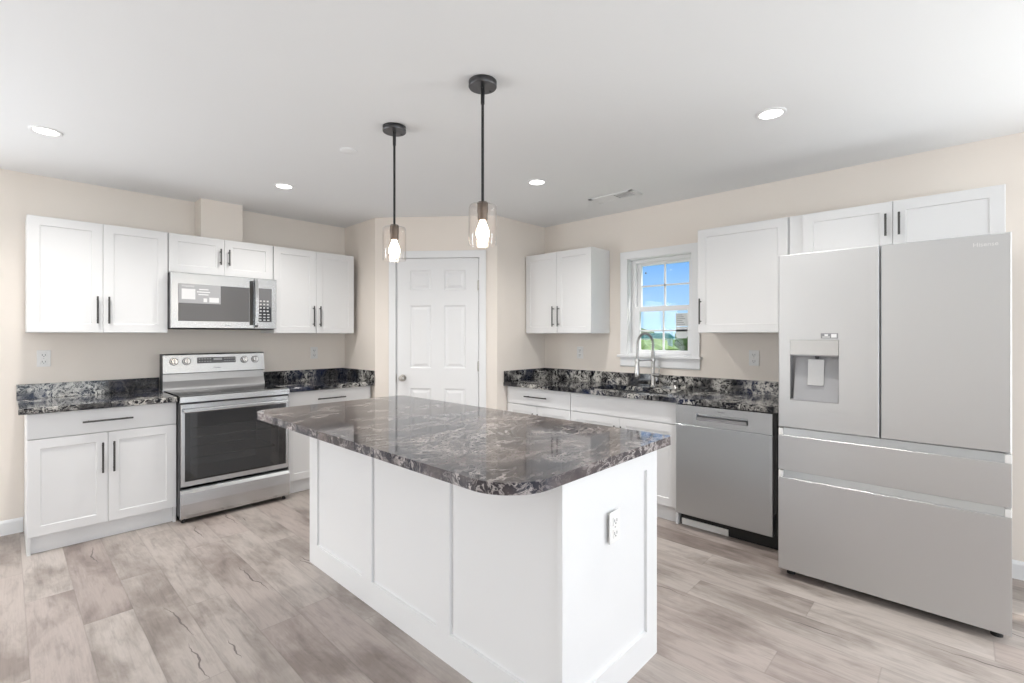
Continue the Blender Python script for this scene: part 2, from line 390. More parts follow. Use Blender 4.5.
    def build(s, name, m=None, parent=None, loc=None, rz=0):
        me = bpy.data.meshes.new(name)
        bmesh.ops.recalc_face_normals(s.bm, faces=s.bm.faces[:])
        s.bm.to_mesh(me); s.bm.free()
        if s.mats:
            for k in s.mats: me.materials.append(M[k] if isinstance(k, str) else k)
        if m is not None and not s.mats: me.materials.append(M[m])
        o = bpy.data.objects.new(name, me); COL.objects.link(o)
        if parent is not None: o.parent = parent
        if loc is not None: o.location = loc
        if rz: o.rotation_euler = (0, 0, rz)
        return o

def tag(o, label=None, cat=None, group=None, kind=None):
    if label: o['label'] = label
    if cat: o['category'] = cat
    if group: o['group'] = group
    if kind: o['kind'] = kind
    return o
def empty(name, loc=(0, 0, 0), rz=0, label=None, cat=None, group=None, kind=None):
    o = bpy.data.objects.new(name, None); COL.objects.link(o); o.location = loc; o.rotation_euler = (0, 0, rz)
    o.empty_display_size = .1
    return tag(o, label, cat, group, kind)
def text(name, s, size, loc, parent, m, rot=(R90, 0, 0), depth=.0006, ax='CENTER', sx=1):
    cu = bpy.data.curves.new(name, 'FONT'); cu.body = s; cu.size = size; cu.extrude = depth; cu.align_x = ax; cu.align_y = 'CENTER'
    to = bpy.data.objects.new(name+'_tmp', cu); COL.objects.link(to)
    bpy.context.view_layer.update()
    dg = bpy.context.evaluated_depsgraph_get()
    me = bpy.data.meshes.new_from_object(to.evaluated_get(dg))
    bpy.data.objects.remove(to)
    me.materials.clear(); me.materials.append(M[m])
    o = bpy.data.objects.new(name, me); COL.objects.link(o); o.parent = parent; o.location = loc; o.rotation_euler = rot; o.scale = (sx, 1, 1)
    return o
def struct(o, label=None): 
    o['kind'] = 'structure'
    return o

# ---------------------------------------------------------------- ROOM SHELL
T = .14
f = MB(); f.box(RX0-.3, T+.05, RY0-.3, T, -.12, 0); struct(f.build('floor', 'floor'))
f = MB(); f.box(RX0-.3, T, RY0-.3, T, CEIL, CEIL+.12); struct(f.build('ceiling', 'ceiling'))
f = MB(); f.box(-4.9, T, 0, T, 0, CEIL); f.box(RX0, -6.9, 0, T, 0, CEIL); f.box(-6.9, -4.9, 0, T, 0, .35); f.box(-6.9, -4.9, 0, T, 2.15, CEIL); struct(f.build('wall_left', 'wall'))  # gap at the far left is unseen, added for a fill lamp
# right wall with the kitchen window and, behind the camera, a glass door opening
WY0, WY1, WZ0, WZ1 = -3.10, -2.505, 1.18, 2.047
DY0, DY1, DZ1 = -7.65, -5.75, 2.05
f = MB()
f.box(0, T, WY1, 0, 0, CEIL)
f.box(0, T, WY0, WY1, 0, WZ0); f.box(0, T, WY0, WY1, WZ1, CEIL)
f.box(0, T, DY1, WY0, 0, CEIL); f.box(0, T, DY0, DY1, DZ1, CEIL); f.box(0, T, RY0, DY0, 0, CEIL)
struct(f.build('wall_right', 'wall'))
f = MB()   # unseen south wall, wide opening added for a fill lamp
f.box(RX0, -5.85, RY0-T, RY0, 0, CEIL); f.box(-2.35, T, RY0-T, RY0, 0, CEIL)
f.box(-5.85, -2.35, RY0-T, RY0, 0, .15); f.box(-5.85, -2.35, RY0-T, RY0, 2.15, CEIL)
struct(f.build('wall_back', 'wall'))
f = MB()
f.box(RX0-T, RX0, RY0, T, 0, CEIL)
struct(f.build('wall_west', 'wall'))
# corner pantry: two short returns and the diagonal wall with the door
A_ = Vector((-1.45, -.625, 0)); B_ = Vector((-.705, -1.535, 0)); dv = B_-A_; DL = dv.length; DA = math.atan2(dv.y, dv.x)
TP = .10
f = MB(); f.prism([(-1.435, 0), (-1.45, -.625), (-1.45+TP, -.625+.02), (-1.435+TP, 0)], 0, CEIL); struct(f.build('wall_pantry_left', 'wall'))
f = MB(); f.prism([(0, -1.535), (-.705, -1.535), (-.705+.02, -1.535+TP), (0, -1.535+TP)], 0, CEIL); struct(f.build('wall_pantry_right', 'wall'))
dl, dr, dt = .20, 1.012, 2.10
f = MB()
f.box(0, dl, 0, TP, 0, CEIL); f.box(dr, DL, 0, TP, 0, CEIL); f.box(dl, dr, 0, TP, dt, CEIL)
struct(f.build('wall_pantry_front', 'wall', loc=A_, rz=DA))
# boxed chase above the microwave
f = MB(); f.box(-2.79, -2.476, -.18, 0, 2.15, CEIL); struct(f.build('wall_chase', 'wall'))
# baseboards
def baseb(name, x0, x1, loc=None, rz=0):
    f = MB(); f.extr([(0, 0), (-.014, 0), (-.014, .082), (-.009, .095), (-.003, .1), (0, .1)], 'x', x0, x1)
    return struct(f.build(name, 'trim', loc=loc, rz=rz))
baseb('baseboard_left', RX0, -3.812)
baseb('baseboard_right', 4.9, 5.68, loc=(0, 0, 0), rz=-R90)
baseb('baseboard_pantry_left', .0, .135, loc=A_, rz=DA)
baseb('baseboard_pantry_right', 1.07, DL, loc=A_, rz=DA)

# pantry door
d1 = empty('door_1', A_, DA, kind='structure')
lw, lh = .788, 2.078
lx = .212
f = MB()
pr = [(.012, .009), (.022, .009), (.045, .001)]
pan = []
for px_ in (.126, .457):
    pan += [(px_, 1.775, .207, .19, pr), (px_, 1.03, .207, .60, pr), (px_, .22, .207, .62, pr)]
f.slab(0, 0, lw, lh, 0, .036, pan)
leaf = f.build('door_leaf', 'trim', d1, loc=(lx, .042, .012))
f = MB()
for (x0, x1, z0, z1) in ((.138, .204, 0, 2.158), (1.007, 1.072, 0, 2.158)):
    f.box(x0, x1, -.017, 0, z0, z1, .003); 
f.box(.138, 1.072, -.018, 0, 2.092, 2.158, .003)
f.build('door_casing', 'trim', d1)
f = MB()
f.box(.199, .209, 0, TP, 0, 2.10); f.box(1.003, 1.013, 0, TP, 0, 2.10); f.box(.199, 1.013, 0, TP, 2.093, 2.103)
f.build('door_jamb', 'trim', d1)
f = MB()
f.cyl((.272, .006, .95), (.272, -.004, .95), .032, n=24); f.cyl((.272, -.004, .95), (.272, -.032, .95), .011, n=16)
for k in range(8):
    a0, a1 = math.pi*k/8, math.pi*(k+1)/8
    f.cyl((.272, -.03-.017*(1-math.cos(a0)), .95), (.272, -.03-.017*(1-math.cos(a1)), .95), .003+.025*math.sin(a0)**.7, .003+.025*math.sin(a1)**.7 if k < 7 else .003, n=24, cap=(k in (0, 7)))
f.build('door_knob', 'nickel', d1)
f = MB(); f.box(.206, .2085, -.006, .03, .91, .99); f.build('latch_plate', 'nickel', d1)
for hz in (1.83, 1.065, .28):
    f = MB(); f.cyl((1.003, -.006, hz-.048), (1.003, -.006, hz+.048), .0075, n=12); f.box(.99, 1.016, -.001, .004, hz-.045, hz+.045); f.build('hinge', 'nickel', d1)

# window
w1 = empty('window_1', (0, 0, 0), 0, kind='structure')
f = MB()
f.box(-.018, 0, -2.509, -2.438, WZ0, 2.11, .003); f.box(-.018, 0, -3.165, -3.096, WZ0, 2.11, .003); f.box(-.019, 0, -3.165, -2.438, 2.043, 2.112, .003)
f.build('window_casing', 'trim', w1)
f = MB(); f.box(-.045, .06, -3.182, -2.418, 1.160, 1.182, .004); f.build('window_stool', 'trim', w1)
f = MB(); f.extr([(-.016, 1.16), (0, 1.16), (0, 1.075), (-.010, 1.075), (-.016, 1.085)], 'y', -3.165, -2.438); f.build('window_apron', 'trim', w1)
f = MB()   # jamb liner
f.box(0, T, -2.515, -2.505, WZ0, WZ1); f.box(0, T, -3.10, -3.09, WZ0, WZ1); f.box(0, T, -3.10, -2.505, WZ1-.01, WZ1); f.box(0, T, -3.10, -2.505, WZ0, WZ0+.01)
f.build('window_jamb', 'trim', w1)
f = MB()   # vinyl frame
f.box(.055, .125, -2.555, -2.515, WZ0+.01, WZ1-.01, .003); f.box(.055, .125, -3.09, -3.06, WZ0+.01, WZ1-.01, .003)
f.box(.055, .125, -3.06, -2.555, WZ1-.04, WZ1-.01, .003); f.box(.055, .125, -3.06, -2.555, WZ0+.01, WZ0+.026, .003)
f.build('window_frame', 'trim', w1)
def sash(z0, z1, x0, rails):
    f = MB(); y0, y1 = -3.062, -2.553
    gl0, gl1 = z0+rails[0], z1-rails[1]; gy0, gy1 = -3.035, -2.592
    f.box(x0, x0+.03, y0, gy0, z0, z1, .002); f.box(x0, x0+.03, gy1, y1, z0, z1, .002)
    f.box(x0, x0+.03, gy0, gy1, z0, gl0, .002); f.box(x0, x0+.03, gy0, gy1, gl1, z1, .002)
    f.box(x0+.008, x0+.02, -2.822, -2.808, gl0, gl1); f.box(x0+.008, x0+.02, gy0, gy1, (gl0+gl1)/2-.007, (gl0+gl1)/2+.007)
    s_ = f.build('window_sash', 'trim', w1)
    f = MB(); f.box(x0+.013, x0+.016, gy0, gy1, gl0, gl1); f.build('pane', 'pane', s_)
    return s_
sash(1.59, 2.008, .088, (.024, .024)); sash(1.205, 1.614, .058, (.022, .044))
f = MB(); f.box(.056, .0685, -2.85, -2.79, 1.606, 1.618, .002); f.build('sash_lock', 'trim', w1)
lab = empty('window_sticker', (.066, -2.98, 1.33), -R90, 'white printed paper sticker on the lower right window pane', 'sticker')
f = MB(); f.box(-.052, .052, 0, .0015, .105, .215); f.build('paper_sheet', 'window_paper', lab)
f = MB()
for k in range(6): f.box(-.044, .030-.012*(k % 3), -.0006, .0002, .118+.016*k, .123+.016*k)
f.build('printed_lines', 'midink', lab)
f = MB()
o_ = [(-.052, .1), (-.052, .02), (-.04, .002), (.04, .002), (.052, .02), (.052, .1)]
f.extr([(x, z) for x, z in o_], 'y', 0, .0015); f.build('lower_label', 'window_paper', lab)
f = MB(); f.cyl((.0705+.02, -2.636, 1.918), (.0705+.022, -2.636, 1.918), .008, n=10)
f.build('window_decal', 'ink'); tag(bpy.data.objects['window_decal'], 'tiny dark dot stuck on the upper left window pane', 'sticker')
# unseen openings: two windows added for the fill lamps, and a glass door
for i, (nm, segs) in enumerate((('added_window_2', 'S'), ('added_window_3', 'W'), ('door_2', 'E'))):
    r = empty(nm, (0, 0, 0), 0, kind='structure'); f = MB()
    if segs == 'S':
        for x in (-5.85, -4.13, -2.41): f.box(x, x+.06, RY0-.13, RY0-.07, .15, 2.15)
        for z in (.15, 2.09): f.box(-5.85, -2.35, RY0-.13, RY0-.07, z, z+.06)
    elif segs == 'W':
        for x in (-6.9, -5.93, -4.96): f.box(x, x+.06, .07, .13, .35, 2.15)
        for z in (.35, 2.09): f.box(-6.9, -4.9, .07, .13, z, z+.06)
    else:
        for y in (-7.65, -6.73, -5.81): f.box(.07, .13, y, y+.06, 0, 2.05)
        for z in (0, 1.99): f.box(.07, .13, -7.65, -5.75, z, z+.06)
    f.build('window_frame' if nm != 'door_2' else 'door_frame', 'trim', r)

# ---------------------------------------------------------------- OUTSIDE
f = MB(); f.box(T+.06, 220, -90, 160, -.7, -.5); struct(f.build('ground', 'grass'))
def bush(name, loc, r, hz, m, label, cat='bush', group=None):
    f = MB(); bmesh.ops.create_icosphere(f.bm, subdivisions=3, radius=1)
    for k in range(7):
        a = random.random()*6.28; bm2 = bmesh.ops.create_icosphere(f.bm, subdivisions=2, radius=.5, matrix=Matrix.Translation((.75*math.cos(a), .75*math.sin(a), random.uniform(-.2, .5))))
    for v in f.bm.verts:
        v.co *= 1+random.uniform(-.14, .14)
        v.co = Vector((v.co.x*r, v.co.y*r, (v.co.z+.9)*hz*.5))
    o = f.build(name, m, loc=loc); return tag(o, label, cat, group)
cd = Vector((3.98, 1.92, 0)).normalized(); sdv = Vector((cd.y, -cd.x, 0)); cp = Vector((-3.9, -4.73, 0))
def outp(d, s): p = cp+cd*d+sdv*s; return (p.x, p.y, -.5)
bush('tree', outp(70, -4.5), 3.2, 3.4, 'leaf', 'dark round tree on the horizon, seen in the lower left window pane', 'tree')
bush('bush', outp(26, -2.2), 2.2, 1.9, 'leaf2', 'pale green bush outside behind the faucet arch', 'bush')
bush('bush', outp(30, 3.3), 2.4, 2.5, 'leaf', 'dark green bush outside, seen in the lower right window pane', 'bush')
b = empty('building', outp(60, -2.0), math.atan2(cd.y, cd.x), 'low teal roofed building in the distance through the window', 'building')
f = MB(); f.box(-3, 3, -3, 5, 0, 1.55); f.build('building_wall', 'siding', b)
f = MB(); f.extr([(-3.3, 1.5), (5.3, 1.5), (4.6, 2.1), (-2.6, 2.1)], 'x', -3.3, 3.3); f.build('roof', 'teal', b)

# ---------------------------------------------------------------- CABINETS
def pull(parent, x, z, ln, yf, vertical=True, m='pull'):
    f = MB(); y = yf-.030
    if vertical:
        f.cyl((x, y, z-ln/2), (x, y, z+ln/2), .0058, n=12)
        for s in (-1, 1): f.cyl((x, yf, z+s*(ln/2-.022)), (x, y, z+s*(ln/2-.022)), .0045, n=10)
    else:
        f.cyl((x-ln/2, y, z), (x+ln/2, y, z), .0058, n=12)
        for s in (-1, 1): f.cyl((x+s*(ln/2-.03), yf, z), (x+s*(ln/2-.03), y, z), .0045, n=10)
    return f.build('handle', m, parent)
SH = [(.004, .0065)]
def shaker(parent, x, z, w, h, yb, fw=.058, name='door', m='cab'):
    f = MB(); f.slab(0, 0, w, h, 0, .02, [(fw, fw, w-2*fw, h-2*fw, SH)])
    return f.build(name, m, parent, loc=(x, yb, z))
def upper(x0, w, z0, z1, org, rz, doors, handles, label, depth=.29, hl=.19, fill=(0, 0), group='white wall cabinets'):
    root = empty('wall_cabinet', org, rz, label, 'cabinet', group)
    f = MB(); t_ = .016
    yb_ = -depth+.018
    f.box(0, t_, yb_, -.004, z0, z1); f.box(w-t_, w, yb_, -.004, z0, z1)
    f.box(t_, w-t_, yb_, -.013, z0+.0005, z0+t_); f.box(t_, w-t_, yb_, -.013, z1-t_, z1-.0005); f.box(t_, w-t_, -.012, -.004, z0+.0005, z1-.0005)
    ff = .038; yf_ = -depth-.001
    f.box(0, ff+fill[0], yf_, yb_, z0, z1); f.box(w-ff-fill[1], w, yf_, yb_, z0, z1)
    f.box(ff+fill[0], w-ff-fill[1], yf_, yb_, z0, z0+ff); f.box(ff+fill[0], w-ff-fill[1], yf_, yb_, z1-ff, z1)
    if doors == 2: f.box(w/2-.02, w/2+.02, yf_, yb_, z0+ff, z1-ff)
    f.build('cabinet_body', 'cab', root)
    g = .002; a = fill[0]; ww = w-fill[0]-fill[1]
    if doors == 2:
        dw = (ww-3*g)/2
        for i in range(2):
            d = shaker(root, a+g+i*(dw+g), z0+.003, dw, z1-z0-.006, -depth-.001)
            pull(d, (dw-.030) if i == 0 else .030, handles-(z0+.003), hl, -.02)
    else:
        dw = ww-2*g; d = shaker(root, a+g, z0+.003, dw, z1-z0-.006, -depth-.001)
        pull(d, .012+.012, handles-(z0+.003), hl, -.02)
    return root
UZ0, UZ1 = 1.375, 2.147
upper(0, .762, UZ0, UZ1, (-3.802, 0, 0), 0, 2, 1.535, 'white two-door wall cabinet left of the microwave')
upper(0, .764, 1.842, UZ1, (-3.036, 0, 0), 0, 2, 1.995, 'short white two-door wall cabinet directly above the microwave', hl=.13)
upper(0, .768, UZ0, UZ1, (-2.266, 0, 0), 0, 2, 1.535, 'white two-door wall cabinet right of the microwave, beside the pantry corner')
upper(0, .774, UZ0, UZ1, (0, -1.545, 0), -R90, 2, 1.535, 'white two-door wall cabinet in the corner left of the window')
upper(0, .604, UZ0, UZ1, (0, -3.268, 0), -R90, 1, 1.535, 'white single-door wall cabinet between window and refrigerator cabinet')
upper(0, 1.003, 1.83, UZ1, (0, -3.876, 0), -R90, 2, 2.005, 'wide short white wall cabinet above the refrigerator', hl=.13, fill=(.08, .0))

def base_cab(w, org, rz, label, drawer='pull', doors=2, ends=(1, 1), kick=True, inset=(0, 0)):
    root = empty('base_cabinet', org, rz, label, 'cabinet', 'white base cabinets')
    D = .56; top = .876; f = MB(); t_ = .018
    e0, e1 = (0 if ends[0] else .112), (0 if ends[1] else .112); yb_ = -D+.018
    f.box(0, t_, yb_, -.004, e0, top); f.box(w-t_, w, yb_, -.004, e1, top)
    f.box(t_, w-t_, yb_, -.013, .1125, .13); f.box(t_, w-t_, -.012, -.004, .1125, top)
    f.box(0, t_, -D, yb_, e0, top); f.box(w-t_, w, -D, yb_, e1, top)
    f.box(t_, .04, -D, yb_, .112, top); f.box(w-.04, w-t_, -D, yb_, .112, top)
    f.box(.04, w-.04, -D, yb_, .112, .15); f.box(.04, w-.04, -D, yb_, .68, .73); f.box(.04, w-.04, -D, yb_, .85, top); f.box(w/2-.02, w/2+.02, -D, yb_, .15, .68)
    f.build('cabinet_body', 'cab', root)
    f = MB(); f.box(t_ if ends[0] else 0, w-t_ if ends[1] else w, -.535, -.52, 0, .112); f.build('toe_kick', 'cab', root)
    g = .002; yb = -D
    a, b_ = inset[0]+g, w-inset[1]-g
    f = MB(); f.slab(0, 0, b_-a, .872-.718, 0, .02); dr_ = f.build('drawer_front', 'cab', root, loc=(a, yb, .718))
    if drawer == 'pull': pull(dr_, (b_-a)/2, .078, .26, -.02, False)
    dw = (b_-a-g)/2
    for i in range(2):
        d = shaker(root, a+i*(dw+g), .115, dw, .712-.115, yb)
        pull(d, dw-.028 if i == 0 else .028, .55-.115, .20, -.02)
    return root
base_cab(.768, (-3.808, 0, 0), 0, 'white base cabinet with drawer left of the range')
base_cab(.80, (-2.262, 0, 0), 0, 'white base cabinet with drawer between range and pantry corner', inset=(0, .02))
base_cab(.745, (0, -1.545, 0), -R90, 'white base cabinet with drawer in the corner, left of the sink cabinet', inset=(.0, 0), ends=(1, 0))
base_cab(.938, (0, -2.292, 0), -R90, 'white sink base cabinet with plain false front under the window', drawer='plain', ends=(0, 1))
f = MB(); f.box(-.565, -.004, -3.897, -3.883, 0, .876); tag(f.build('end_panel', 'cab'), 'narrow white end panel between dishwasher and refrigerator', 'panel')

# ---------------------------------------------------------------- COUNTERTOPS
CT0, CT1 = .878, .914
def ctop(name, rects, label, splashes, hole=None, m='granite'):
    f = MB(); x0, x1, y0, y1 = rects
    if hole is None: f.box(x0, x1, y0, y1, CT0, CT1, .004)
    else:
        hx0, hx1, hy0, hy1 = hole
        # one plate with a rectangular hole
        bm = f.bm; o4 = [(x0, y0), (x1, y0), (x1, y1), (x0, y1)]; i4 = [(hx0, hy0), (hx1, hy0), (hx1, hy1), (hx0, hy1)]
        vo = {}
        for z in (CT0, CT1):
            vo[z] = ([bm.verts.new((*p, z)) for p in o4], [bm.verts.new((*p, z)) for p in i4])
            for k in range(4): bm.faces.new((vo[z][0][k], vo[z][0][(k+1) % 4], vo[z][1][(k+1) % 4], vo[z][1][k]))
        for ri in (0, 1):
            for k in range(4): bm.faces.new((vo[CT0][ri][k], vo[CT0][ri][(k+1) % 4], vo[CT1][ri][(k+1) % 4], vo[CT1][ri][k]))
        es = [e for e in bm.edges if all(v in vo[CT1][0] or v in vo[CT1][1] for v in e.verts) and (all(v in vo[CT1][0] for v in e.verts) or all(v in vo[CT1][1] for v in e.verts))]
        bmesh.ops.bevel(bm, geom=es, offset=.004, segments=2, affect='EDGES')
    o = f.build(name, m); tag(o, label, 'countertop')
    for nm, (a, b, c, d) in splashes:
        f = MB(); f.box(a, b, c, d, CT1, 1.018, .002); f.build(nm, m, o)
    return o
ctop('countertop', (-3.845, -3.043, -.625, -.003), 'dark granite countertop with white veins left of the range', [('backsplash', (-3.845, -3.043, -.022, -.003))])
ctop('countertop', (-2.266, -1.458, -.625, -.003), 'dark granite countertop right of the range, against the pantry wall', [('backsplash', (-2.266, -1.47, -.022, -.003)), ('side_splash', (-1.474, -1.455, -.622, -.003))])
SK = (-.50, -.13, -3.10, -2.42)
ctop('countertop', (-.625, -.003, -3.90, -1.54), 'long dark blue-black granite countertop with sink under the window', [('backsplash', (-.022, -.003, -3.90, -1.54)), ('side_splash', (-.622, -.022, -1.56, -1.541))], hole=SK)

# sink
s_ = empty('sink', (0, 0, 0), 0, 'stainless undermount sink set in the countertop under the window', 'sink')
f = MB(); x0, x1, y0, y1 = SK; b_ = .012
f.box(x0-.02, x0+.002, y0-.02, y1+.02, .70, CT0-.001); f.box(x1-.002, x1+.02, y0-.02, y1+.02, .70, CT0-.001)
f.box(x0, x1, y0-.02, y0+.002, .70, CT0-.001); f.box(x0, x1, y1-.002, y1+.02, .70, CT0-.001); f.box(x0-.02, x1+.02, y0-.02, y1+.02, .69, .702)
f.build('basin', 'sink', s_)
f = MB(); f.lathe([(.0, .705), (.035, .705), (.045, .708), (.045, .703)], (x0+x1)/2, (y0+y1)/2); f.build('drain', 'chrome', s_)

# faucet
fx, fy = -.085, -2.795
fa = empty('faucet', (fx, fy, CT1), math.radians(-14), 'tall chrome pull-down spring faucet in front of the window', 'faucet')
f = MB(); f.lathe([(0, 0), (.027, 0), (.027, .006), (.019, .012), (.0165, .02), (.0165, .30), (.011, .31), (.011, .36), (0, .36)], 0, 0, 24); f.build('pole', 'chrome', fa)
arc = [(0, 0, .34)]
for k in range(0, 19):
    a = math.pi*k/18; arc.append((-.095+.095*math.cos(a), 0, .36+.10*math.sin(a)))
arc += [(-.19, 0, .33), (-.192, 0, .25), (-.192, 0, .2)]
f = MB(); f.tube(arc, .0065, 10); f.build('hose', 'chrome', fa)
f = MB()   # spring coil
# resample arc densely
pts = [Vector(p) for p in arc]; L_ = [0]
for p, q in zip(pts, pts[1:]): L_.append(L_[-1]+(q-p).length)
tot = L_[-1]; NT = 46; N = NT*8; coil = []
for i in range(N+1):
    s0 = tot*i/N*.93; j = max(k for k in range(len(L_)-1) if L_[k] <= s0+1e-9); u_ = (s0-L_[j])/max(1e-9, L_[j+1]-L_[j])
    p = pts[j].lerp(pts[j+1], u_); d = (pts[j+1]-pts[j]).normalized(); n_ = Vector((0, 1, 0)); b2 = d.cross(n_)
    ang = 2*math.pi*i/8; coil.append(p+n_*.0105*math.cos(ang)+b2*.0105*math.sin(ang))
f.tube(coil, .0021, 5); f.build('spring', 'chrome', fa)
f = MB(); f.lathe([(0, .085), (.022, .085), (.025, .10), (.022, .15), (.017, .21), (.013, .25), (0, .25)], -.192, 0, 20); f.build('spray_head', 'chrome', fa)
f = MB(); f.cyl((0, 0, .232), (-.192, 0, .232), .0055, n=12); f.cyl((-.192, 0, .222), (-.192, 0, .244), .020, n=20); f.cyl((0, 0, .222), (0, 0, .244), .021, n=20); f.build('support_arm', 'chrome', fa)
f = MB(); f.cyl((0, 0, .105), (0, -.075, .105), .0165, n=20); f.cyl((0, -.063, .105), (0, -.066, .19), .005, .0045, n=10); f.build('lever', 'chrome', fa)
sd_ = empty('soap_dispenser', (-.07, -2.985, CT1), 0, 'short chrome cap on the counter right of the faucet', 'soap dispenser')
f = MB(); f.lathe([(0, 0), (.017, 0), (.017, .004), (.012, .008), (.012, .05), (.0135, .052), (.0135, .072), (0, .074)], 0, 0, 20); f.build('post', 'chrome', sd_)

# ---------------------------------------------------------------- RANGE
rg = empty('range', (-3.036, 0, 0), 0, 'stainless steel electric range with black glass cooktop', 'stove')
w = .766
f = MB()
f.box(0, .012, -.64, -.03, .03, .90, m='dark'); f.box(w-.012, w, -.64, -.03, .03, .90, m='dark'); f.box(0, w, -.05, -.03, .03, .90, m='dark')
f.box(0, w, -.64, -.05, .03, .05, m='dark'); f.box(.012, w-.012, -.635, -.05, .86, .895, m='dark')
f.build('range_body', None, rg)
f = MB()   # oven cavity open to the front
f.box(.07, .08, -.625, -.12, .28, .80); f.box(w-.08, w-.07, -.625, -.12, .28, .80); f.box(.07, w-.07, -.13, -.12, .28, .80); f.box(.07, w-.07, -.625, -.12, .28, .29); f.box(.07, w-.07, -.625, -.12, .79, .80)
f.build('oven_cavity', 'cavity', rg)
for z in (.45, .60):
    f = MB(); f.tube([(.09, -.60, z), (w-.09, -.60, z), (w-.09, -.16, z), (.09, -.16, z), (.09, -.60, z)], .004, 6)
    for k in range(1, 14): x = .09+(w-.18)*k/14; f.cyl((x, -.60, z), (x, -.16, z), .002, n=5)
    f.build('oven_rack', 'chrome', rg)
f = MB(); f.box(.006, w-.006, -.63, -.085, .900, .9165, .002); f.build('cooktop', 'oven_black', rg)
f = MB()
for (x, y, r) in ((.2, -.22, .075), (.57, -.22, .095), (.2, -.47, .105), (.57, -.47, .08), (.385, -.2, .045)):
    f.lathe([(r, .9167), (r+.0018, .9169), (r+.0036, .9167)], x, y, 40)
f.build('burner_ring', 'midink', rg)
f = MB(); f.extr([(-.600, .917), (-.650, .917), (-.664, .912), (-.666, .872), (-.655, .868), (-.60, .868)], 'x', 0, w); f.build('front_trim', 'steel', rg)
# door
f = MB()
f.slab(0, 0, w-.01, .595, 0, .035, [(.024, .036, w-.01-.048, .502, [(.0, .034)])], ch=.003)
dr_ = f.build('oven_door', 'steel', rg, loc=(.005, -.627, .265))
# real opening in the door is closed by glass: the recess back is the glass itself
bm = bmesh.new(); bm.from_mesh(dr_.data)
bmesh.ops.delete(bm, geom=[f_ for f_ in bm.faces if abs(f_.normal.y) > .9 and f_.calc_area() > .25], context='FACES_ONLY'); bm.to_mesh(dr_.data); bm.free()
f = MB(); f.box(.0245, w-.0345, -.0335, -.029, .0365, .5375); f.build('door_glass', 'oven_glass', dr_)
f = MB()
f.box(.01, w-.02, -.070, -.050, .535, .562, .006); 
for x in (.02, w-.05): f.box(x, x+.02, -.052, -.033, .538, .558, .002)
f.build('door_handle', 'steel', dr_)
# storage drawer with bowed front
f = MB(); pr_ = [(-.63, .035), (-.662, .035), (-.672, .06), (-.676, .14), (-.672, .215), (-.660, .238), (-.648, .246), (-.63, .246)]
f.extr(pr_, 'x', .002, w-.002, smooth=False); f.build('storage_drawer', 'steel', rg)
for x in (.03, w-.03):
    for y in (-.62, -.08):
        f = MB(); f.cyl((x, y, 0), (x, y, .034), .014, .010, n=12); f.build('foot', 'black', rg)
# backguard
f = MB(); f.extr([(-.03, .905), (-.115, .905), (-.112, .93), (-.088, .985), (-.080, 1.045), (-.03, 1.045)], 'x', 0, w); f.build('backguard_base', 'steel_dark', rg)
f = MB(); f.extr([(-.03, 1.04), (-.105, 1.045), (-.108, 1.05), (-.088, 1.195), (-.080, 1.205), (-.03, 1.205)], 'x', 0, w); bgd = f.build('backguard', 'steel', rg)
f = MB(); f.box(-.005, .0, -.115, -.03, .92, 1.2055); f.build('backguard_side', 'dark', rg)
tilt = math.atan2(.02, .145)
def on_guard(x, z): return (x, -.108+(z-1.05)*.02/.145, z)
for x in (.078, .165, .600, .688):
    p = Vector(on_guard(x, 1.143)); n_ = Vector((0, -math.cos(tilt), math.sin(tilt)))
    f = MB(); f.cyl(p, p+n_*.003, .031, .031, n=28); kr = f.build('knob_ring', 'panelgrey', rg)
    f = MB(); f.cyl(p, p+n_*.008, .026, .025, n=24); f.cyl(p+n_*.008, p+n_*.030, .022, .019, n=24)
    q = p+n_*.036; f.box(q.x-.004, q.x+.004, q.y-.004, q.y+.008, q.z-.018, q.z+.018, .001); f.build('knob', 'chrome', rg)
pc = on_guard(.38, 1.147)
f = MB(); f.box(.240, .530, pc[1]-.0015, pc[1]+.006, 1.122, 1.172, rot=((.38, pc[1], 1.147), Matrix.Rotation(-tilt, 3, 'X'))); dsp = f.build('display_panel', 'panelgrey', rg)
f = MB()
R_ = Matrix.Rotation(-tilt, 3, 'X')
for k in range(5):
    for zz in (1.134, 1.156):
        f.box(.252+k*.02, .262+k*.02, pc[1]-.0025, pc[1], zz, zz+.006, rot=((.38, pc[1], 1.147), R_)); f.box(.442+k*.018, .451+k*.018, pc[1]-.0025, pc[1], zz, zz+.006, rot=((.38, pc[1], 1.147), R_))
f.box(.36, .425, pc[1]-.0025, pc[1], 1.146, 1.164, rot=((.38, pc[1], 1.147), R_))
f.build('display_marks', 'lightink', dsp)
text('badge', 'Hisense', .016, (.385, -.1045, 1.085), rg, 'ink', rot=(R90-tilt, 0, 0))

# ---------------------------------------------------------------- MICROWAVE
mw = empty('microwave', (-3.038, 0, 1.412), 0, 'stainless over-the-range microwave mounted under the short cabinet', 'microwave')
w = .764; h = .425
f = MB(); f.box(0, w, -.365, -.006, 0, h, .003); f.build('microwave_body', 'dark', mw)
f = MB(); f.slab(0, 0, .583, h, 0, .034, [(.045, .055, .50, .285, [(.0, .001)], 'mwglass')], ch=.004, m='steel'); md = f.build('microwave_door', None, mw, loc=(0, -.366, 0))
f = MB(); f.box(.547, .575, -.037, -.033, .03, .40, m='oven_black'); f.build('handle_recess', None, md)
f = MB(); 
hp = [(.594, -.036, .012)] + [(.594, -.055-.014*math.sin(math.pi*k/10), .03+.37*k/10) for k in range(11)] + [(.594, -.036, .413)]
for a, b2 in zip(hp, hp[1:]): pass
for i, p in enumerate(hp): pass
bm = f.bm; prev = None
